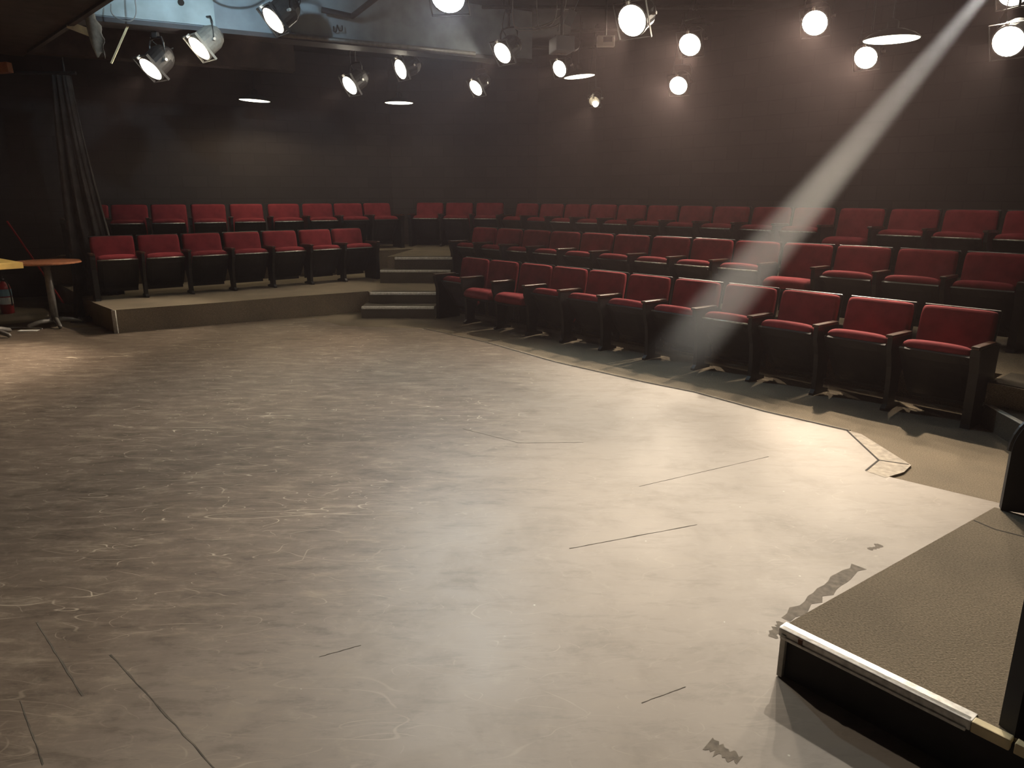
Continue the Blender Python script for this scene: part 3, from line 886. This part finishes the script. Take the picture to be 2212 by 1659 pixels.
bm = new(); tube(bm, [(-2.32, 9.70, 3.86), (-1.98, 9.85, 3.82), (-1.1, 9.2, 4.19)], 0.035, 8)
tag(link('conduit', bm, M_BEAMD), 'dark bent conduit crossing the grey beam', 'pipe')
c = alongb(5.35, -0.05)
bm = new(); tube(bm, smooth_curve([(c[0] - 0.05, c[1] - 0.02, 3.72), (c[0] - 0.05, c[1] - 0.03, 3.66), (c[0] - 0.015, c[1] - 0.04, 3.66), (c[0], c[1] - 0.04, 3.73), (c[0] + 0.02, c[1] - 0.04, 3.67), (c[0] + 0.055, c[1] - 0.03, 3.67), (c[0] + 0.05, c[1], 3.73)], 5), 0.008, 6)
tag(link('hook', bm, M_BLACKM), 'small bent black hook on the grey beam', 'hook')

# lighting pipes under the ceiling (the lanterns hang from these)
PIPES = [((-3.3, 8.75), (-1.2, 8.75)), ((-2.8, 11.36), (-0.3, 11.36)), ((-1.4, 13.32), (1.4, 13.32)), ((-1.2, 7.85), (2.2, 7.85)),
         ((-0.4, 10.55), (3.2, 10.55)), ((0.9, 12.05), (2.9, 11.50)), ((2.9, 9.4), (4.6, 9.4)), ((3.55, 5.9), (5.2, 8.85))]
for k, (a, b) in enumerate(PIPES):
    Lp = (Vector(b) - Vector(a)).length
    bm = new(); tube(bm, [(0, 0, 4.08), (Lp, 0, 4.08)], 0.025, 10)
    for t in (0.08, 0.92): tube(bm, [(Lp * t, 0, 4.08), (Lp * t, 0, 4.198)], 0.014, 8)
    where = ['above the big lantern with the cable loop', 'above the two lanterns over the lower left row', 'over the back corner seats', 'over the middle of the stage',
             'over the projector', 'over the two lanterns by the dark wall', 'over the far end of the long rows', 'at the top right over the stage edge'][k]
    tag(link('lighting_pipe', bm, M_BLACKM, loc=(a[0], a[1], 0), rot=(0, 0, atan2(b[1] - a[1], b[0] - a[0]))), 'black lighting pipe ' + where, 'pipe')

# ------------------------------------------------------------------ stage lanterns
CAMP = Vector((0, 0, 1.7))
p_ = radians(14.765)
CR, CU = Vector((1, 0, 0)), Vector((0, sin(p_), cos(p_)))
def facing(pos, ratio, ix, iy):
    """direction of a lens seen with this axis ratio, its short axis towards (ix right, iy down)"""
    v = (Vector(pos) - CAMP).normalized()
    r = v.cross(Vector((0, 0, 1))).normalized(); u = r.cross(v)
    w = (r * ix - u * iy).normalized()
    return (-v * ratio + w * sqrt(max(0, 1 - ratio * ratio))).normalized()

def lantern(pos, nrm, label, R=0.125, power=700, spot=50, mat=M_BLACKM, lens=M_LENS, col=WARM, flap=False, blend=0.6, top=4.2):
    root = empty('stage_lantern', pos); tag(root, label, 'stage light', 'stage lanterns')
    q = nrm.to_track_quat('Z', 'Y').to_matrix().to_4x4()     # local z = beam direction
    bm = new(); L = R * 2.5
    lathe(bm, [(R * 0.99, 0.0), (R * 1.10, 0.0), (R * 1.10, -0.05), (R * 1.03, -0.055), (R * 1.03, -L * 0.62), (R * 0.85, -L * 0.82), (R * 0.55, -L * 0.95), (R * 0.35, -L)], 22, q, caps=(False, True))
    hs = link('housing', bm, mat, root, smooth=False)
    bm = new(); lathe(bm, [(0.0, R * 0.34), (R * 0.4, R * 0.29), (R * 0.75, R * 0.15), (R * 1.0, -0.004)], 22, q, caps=(False, False)); link('lens', bm, lens, root)
    # square gel frame with clips
    bm = new()
    for sx, sy, w, h in ((0, 1, 2.40, 0.05), (0, -1, 2.40, 0.05), (1, 0, 0.05, 2.40), (-1, 0, 0.05, 2.40)):
        box(bm, (sx * R * 1.18, sy * R * 1.18, -0.01), (w * R, h * R, 0.03), M=q)
    link('gel_frame', bm, mat, root)
    bm = new()
    up0 = q.to_3x3().inverted() @ Vector((0, 0, 1)); a = atan2(up0.y, up0.x)
    box(bm, (cos(a) * R * 1.2, sin(a) * R * 1.2, 0.012), (0.028, 0.028, 0.05), M=q)
    link('clip', bm, M_TRIM, hs)
    # yoke: pivots at the sides, goes up to a stem
    side = nrm.cross(Vector((0, 0, 1)));
    if side.length < 0.05: side = Vector((1, 0, 0))
    side.normalize()
    back = -nrm * L * 0.42
    up = Vector((0, 0, 1))
    a0 = back + side * R * 1.16; a1 = back - side * R * 1.16; h = R * 1.75
    bm = new(); tube(bm, [a0, a0 + up * h * 0.75, a0 * 1.0 + up * h - side * R * 0.25, back + up * h * 1.05, a1 + up * h + side * R * 0.25, a1 + up * h * 0.75, a1], 0.011, 8)
    yk = link('yoke', bm, M_BLACKM, root)
    bm = new()
    tube(bm, [a0 + side * 0.025, a1 - side * 0.025], 0.017, 10)
    link('pivot_bolt', bm, M_TRIM, yk)
    topz = top - pos[2]
    t0 = back + up * h * 1.05
    if topz > t0.z:
        bm = new(); tube(bm, [t0, Vector((t0.x, t0.y, topz))], 0.014, 8)
        box(bm, (t0.x, t0.y, min(topz - 0.04, 4.08 - pos[2])), (0.07, 0.07, 0.07), bev=0.01)
        link('clamp_stem', bm, M_BLACKM, root)
    bm = new()
    c0 = -nrm * L * 0.98
    tube(bm, smooth_curve([c0, c0 - nrm * 0.08 - up * 0.02, c0 - nrm * 0.06 + side * 0.10 - up * 0.06, t0 + side * 0.12 + up * 0.0, Vector((t0.x, t0.y, topz - 0.02)) + side * 0.03], 6), 0.006, 6)
    link('power_cable', bm, M_CABLEB if mat is M_BLACKM else M_CABLE, root)
    if flap:
        bm = new(); box(bm, (0, R * 1.35, 0.10), (R * 1.9, 0.006, R * 1.7), M=q @ Matrix.Rotation(0.25, 4, 'X')); link('barn_door', bm, mat, root)
        bm = new(); box(bm, (R * 1.35, 0, 0.10), (0.006, R * 1.9, R * 1.5), M=q); link('barn_door', bm, mat, root)
    if power > 0:
        ld = bpy.data.lights.new('lantern_light', 'SPOT')
        ld.energy = power * FLOODS; ld.color = col
        ld.spot_size = radians(spot); ld.spot_blend = blend; ld.shadow_soft_size = 0.05
        lo = bpy.data.objects.new('lantern_light', ld); COL.objects.link(lo); lo.parent = root
        lo.location = nrm * (R * 0.34 + 0.06)
        lo.rotation_euler = nrm.to_track_quat('-Z', 'Y').to_euler()
    return root

LAMPS = [
    # pos, ratio, ix, iy, label, R, power, spot, options
    ((-4.217, 9.107, 3.095), 0.42, -0.7, 0.7, 'black stage lantern with glowing lens left of the silver lantern', 0.14, 420, 52, {'top': 3.52}),
    ((-3.650, 9.169, 3.329), 0.42, -0.75, 0.66, 'silver bodied stage lantern with glowing lens under the pale blue panel', 0.14, 420, 52, {'mat': M_SILVER, 'top': 3.52}),
    ((-2.629, 8.728, 3.533), 0.42, -0.78, 0.62, 'large black stage lantern with cable loop in front of the grey beam', 0.145, 420, 52, {}),
    ((-2.369, 11.324, 3.215), 0.52, -0.82, 0.57, 'black stage lantern over the lower left row, nearer the glowing wall patch', 0.135, 360, 44, {}),
    ((-1.627, 11.384, 3.443), 0.52, -0.94, 0.34, 'dark grey stage lantern hanging above the round pendant lamp at the corner', 0.135, 400, 38, {}),
    ((-0.622, 13.30, 3.44), 0.60, -0.8, 0.6, 'small black stage lantern over the three corner seats', 0.135, 200, 45, {}),
    ((-0.132, 10.646, 3.534), 0.66, -0.8, 0.6, 'black stage lantern with flap left of the projector', 0.14, 430, 52, {'flap': False}),
    ((0.802, 13.20, 3.73), 0.75, -0.9, 0.45, 'black stage lantern touching the tilted pendant lamp', 0.135, 220, 45, {}),
    ((1.206, 7.975, 3.375), 0.86, -0.8, 0.6, 'large bright stage lantern right of the white control box', 0.15, 400, 60, {}),
    ((2.356, 10.432, 3.599), 0.88, -0.6, 0.8, 'round bright stage lantern above another, mid height right of centre', 0.145, 450, 74, {}),
    ((2.42, 11.30, 3.21), 0.89, -0.6, 0.8, 'round stage lantern below another, next to shiny clips', 0.13, 390, 74, {}),
    ((3.604, 9.433, 3.656), 0.90, -0.5, 0.85, 'round bright stage lantern high above the long rows with side frame bar', 0.145, 430, 74, {}),
    ((4.22, 9.35, 3.26), 0.89, -0.6, 0.8, 'round stage lantern just below the big pendant lamp', 0.13, 380, 74, {}),
    ((5.263, 8.354, 3.253), 0.90, -0.7, 0.7, 'round bright stage lantern near the frame edge at upper right', 0.155, 200, 52, {}),
    ((5.40, 8.62, 3.79), 0.90, -0.5, 0.85, 'stage lantern cut by the top edge at upper right', 0.145, 200, 52, {}),
]
for pos, ra, ix, iy, lab, R, pw, sp, kw in LAMPS:
    lantern(pos, facing(pos, ra, ix, iy), lab, R, pw, sp, **kw)
# lantern mostly above the frame that makes the bright pool past the end of the front row
PL = Vector((3.29, 8.76, 3.90))
lantern(tuple(PL), (Vector((2.75, 4.85, 0)) - PL).normalized(), 'stage lantern mostly above the frame over the long rows', 0.13, 1300, 26, blend=0.9)
# unseen lantern added behind the camera to faintly light the low tier on the left
BK = Vector((-2.6, -0.6, 3.85))
lantern(tuple(BK), (Vector((-2.6, 9.8, 0.1)) - BK).normalized(), 'added unseen lantern behind the camera aimed at the corner steps', 0.13, 330, 20, blend=0.8)
# cool lantern at the top
lantern((-0.621, 7.761, 3.53), facing((-0.621, 7.761, 3.53), 0.80, -0.2, 1.0), 'cool white stage lantern at the top edge of the picture', 0.16, 330, 120, lens=M_LENSC, col=COOL, blend=1.0)
# unseen cool lantern added above the frame to brighten the grey beam
WL = (-2.5, 6.7, 3.72)
lantern(WL, (Vector((-3.5, 9.4, 3.95)) - Vector(WL)).normalized(), 'added unseen cool lantern above the frame washing the grey beam', 0.14, 200, 72, lens=M_LENSC, col=COOL, blend=1.0)
# two unseen lanterns added overhead, above the frame, to brighten the near part of the stage
for ps, aim, lab, pw in (((3.1, 6.4, 3.92), (0.9, 2.3, 0.0), 'added unseen lantern overhead above the frame, right of centre', 420), ((-0.7, 6.2, 3.92), (-0.2, 2.5, 0.0), 'added unseen lantern overhead above the frame, left of centre', 430)):
    lantern(ps, (Vector(aim) - Vector(ps)).normalized(), lab, 0.14, pw, 62, blend=1.0, col=(1.0, 0.88, 0.72))
# small open lantern with a visible bulb
p0 = (1.28, 12.05, 3.08); n0 = facing(p0, 0.85, -0.5, 0.85)
r0 = lantern(p0, n0, 'small stage lantern with bulb half hidden in its pale reflector', 0.085, 200, 45, lens=M_DISHIN)
q0 = n0.to_track_quat('Z', 'Y').to_matrix().to_4x4()
bm = new(); bmesh.ops.create_uvsphere(bm, u_segments=14, v_segments=10, radius=0.045, matrix=q0 @ Matrix.Translation((0.025, -0.03, 0.02)))
link('bulb', bm, M_LENSDIM, r0)

# unseen lantern added outside the frame to light the imitated flare streak
SH = Vector((3.988, 6.2, 3.628)); SHD = (Vector((1.215, 6.2, 0.0)) - SH).normalized()
lantern(tuple(SH), SHD, 'added unseen narrow beam lantern above the frame at right', 0.11, 640, 9.5, blend=0.6, col=(1.0, 0.93, 0.86))

# ------------------------------------------------------------------ pendant house lamps
def pendant(pos, label, R=0.25, tilt=(0, 0), power=60, rim=True):
    root = empty('pendant_lamp', pos); tag(root, label, 'pendant lamp', 'shallow dish house lamps')
    T = Matrix.Rotation(tilt[0], 4, 'X') @ Matrix.Rotation(tilt[1], 4, 'Y')
    bm = new(); lathe(bm, [(R, 0.0), (R * 0.99, 0.012), (R * 0.80, 0.05), (R * 0.45, 0.085), (R * 0.2, 0.10), (R * 0.2, 0.16), (R * 0.08, 0.18)], 36, T, caps=(False, True)); link('shade', bm, M_SHADE, root, smooth=True)
    bm = new(); lathe(bm, [(0.0, 0.006), (R * 0.5, 0.002), (R * 0.965, 0.006)], 36, T, caps=(False, False)); link('diffuser', bm, M_DIFF, root)
    bm = new(); tube(bm, [T @ Vector((0, 0, 0.17)), Vector((0, 0, 4.2 - pos[2]))], 0.009, 8); link('stem', bm, M_BLACKM, root)
    ld = bpy.data.lights.new('pendant_light', 'SPOT'); ld.energy = power * HOUSE; ld.color = (1.0, 0.82, 0.52)
    ld.spot_size = radians(165); ld.spot_blend = 0.35; ld.shadow_soft_size = 0.12
    lo = bpy.data.objects.new('pendant_light', ld); COL.objects.link(lo); lo.parent = root; lo.location = (0, 0, -0.03)
    return root
pendant((-4.212, 12.645, 3.158), 'shallow pendant lamp over the upper left row, above the glowing wall patch', tilt=(0.0, 0.05), power=60)
pendant((-1.968, 13.451, 3.213), 'shallow pendant lamp over the dark corner, under the dark grey lantern', power=18)
pendant((1.0, 11.55, 3.365), 'tilted pendant lamp below the projector', R=0.235, tilt=(0.0, -0.09), power=18)
pendant((3.561, 7.402, 3.088), 'largest pendant lamp at upper right over the long rows', power=22)

# ------------------------------------------------------------------ projector, control box, cables
pj = empty('projector', (0.60, 9.05, 3.34)); tag(pj, 'blue grey projector hung among the lanterns', 'projector')
bm = new(); box(bm, (-0.03, 0, 0), (0.22, 0.30, 0.16), bev=0.015, M=Matrix.Rotation(0.25, 4, 'Z')); link('body', bm, M_PROJ, pj)
bm = new(); lathe(bm, [(0.0, 0.0), (0.06, 0.0), (0.065, 0.02), (0.065, -0.10)], 18, Matrix.Translation((0.11, -0.10, 0.0)) @ Matrix.Rotation(pi / 2, 4, 'X'), caps=(False, True)); link('lens_barrel', bm, M_BLACKM, pj)
bm = new(); tube(bm, [(-0.03, 0, 0.07), (-0.03, 0, 0.86)], 0.018, 8); box(bm, (-0.03, 0, 0.09), (0.16, 0.16, 0.012)); link('mount', bm, M_BLACKM, pj)
bm = new(); box(bm, (-0.03, -0.02, -0.09), (0.12, 0.03, 0.01)); link('foot', bm, M_TRIM, pj)
cb = empty('control_box', (1.07, 9.0, 3.375)); tag(cb, 'small white control box with dark window beside the projector', 'box')
bm = new(); box(bm, (0, 0, 0), (0.20, 0.07, 0.115), bev=0.006); link('case', bm, M_WHITE, cb)
bm = new(); box(bm, (0.02, -0.036, 0.015), (0.105, 0.006, 0.055)); link('window', bm, M_BLACKM, cb)
bm = new(); tube(bm, [(0, 0.03, 0.05), (0, 0.03, 0.825)], 0.012, 8); link('hanger', bm, M_BLACKM, cb)
bm = new(); box(bm, (0, 0, 0), (0.09, 0.006, 0.17), M=Matrix.Translation((0.66, 9.0, 3.62)) @ Matrix.Rotation(0.45, 4, 'Y'))
tube(bm, [(0.70, 9.0, 3.69), (0.76, 9.0, 3.83), (0.77, 9.0, 4.19)], 0.005, 6)
tag(link('gel_sheet', bm, M_PROJ), 'pale blue gel sheet tilted above the projector', 'gel')
for k, (pts, lab) in enumerate((
    ([(0.02, 9.9, 3.75), (0.2, 9.7, 3.66), (0.42, 9.5, 3.66), (0.62, 9.4, 3.80), (0.64, 9.4, 4.19)], 'upper pale cable swag left of the projector'),
    ([(0.02, 9.6, 3.68), (0.18, 9.4, 3.57), (0.36, 9.2, 3.56), (0.50, 9.12, 3.66), (0.52, 9.1, 4.19)], 'lower pale cable swag left of the projector'),
    ([(0.30, 9.2, 3.60), (0.40, 9.15, 3.55), (0.50, 9.12, 3.56), (0.545, 9.09, 3.58), (0.53, 9.10, 3.50)], 'short cable drooping onto the projector'))):
    if k < 2: pts = [(pts[0][0], pts[0][1], 4.19)] + pts
    else: pts = [(0.28, 9.2, 4.19)] + pts
    bm = new(); tube(bm, smooth_curve(pts, 6), 0.007, 6)
    tag(link('cable', bm, M_CABLE), lab, 'cable')

# ------------------------------------------------------------------ added haze for the lens streak
def shaft(a, dirn, length, r0, r1, dens, label):
    """imitated lens flare streak, an added cone of smoke: thick on its axis, thinning to its edge and its far end"""
    m = bpy.data.materials.new('glare_smoke'); m.use_nodes = True
    nt = m.node_tree; nt.nodes.clear(); N = nt.nodes.new; L = nt.links.new
    tc = N('ShaderNodeTexCoord'); sep = N('ShaderNodeSeparateXYZ'); L(tc.outputs['Object'], sep.inputs[0])
    def M(op, *v):
        n = N('ShaderNodeMath'); n.operation = op
        for i, x in enumerate(v):
            if isinstance(x, (int, float)): n.inputs[i].default_value = x
            else: L(x, n.inputs[i])
        return n.outputs[0]
    rad = M('SQRT', M('ADD', M('MULTIPLY', sep.outputs[0], sep.outputs[0]), M('MULTIPLY', sep.outputs[1], sep.outputs[1])))
    R = M('ADD', r0, M('MULTIPLY', sep.outputs[2], (r1 - r0) / length))
    q = M('DIVIDE', rad, R)
    mr = N('ShaderNodeMapRange'); mr.interpolation_type = 'SMOOTHSTEP'; L(q, mr.inputs[0])
    mr.inputs[1].default_value = 1.0; mr.inputs[2].default_value = 0.35; mr.inputs[3].default_value = 0.0; mr.inputs[4].default_value = 1.0
    mz = N('ShaderNodeMapRange'); mz.interpolation_type = 'SMOOTHSTEP'; L(sep.outputs[2], mz.inputs[0])
    mz.inputs[1].default_value = length; mz.inputs[2].default_value = length * 0.75; mz.inputs[3].default_value = 0.0; mz.inputs[4].default_value = 1.0
    s = N('ShaderNodeVolumeScatter'); s.inputs['Color'].default_value = (0.9, 0.95, 1.0, 1)
    L(M('MULTIPLY', M('MULTIPLY', mr.outputs[0], mz.outputs[0]), dens), s.inputs['Density'])
    o = N('ShaderNodeOutputMaterial'); L(s.outputs[0], o.inputs['Volume'])
    bm = new(); lathe(bm, [(r0, 0.0), (r1, length)], 24)
    ob = link('flare_streak', bm, m, loc=tuple(a), rot=dirn.to_track_quat('Z', 'Y').to_euler())
    tag(ob, label, 'haze', kind='stuff')
    return ob
shaft(SH + SHD * 0.25, SHD, 4.2, 0.05, 0.33, 1.0, 'added haze cone imitating a lens flare streak from upper right across the long rows')
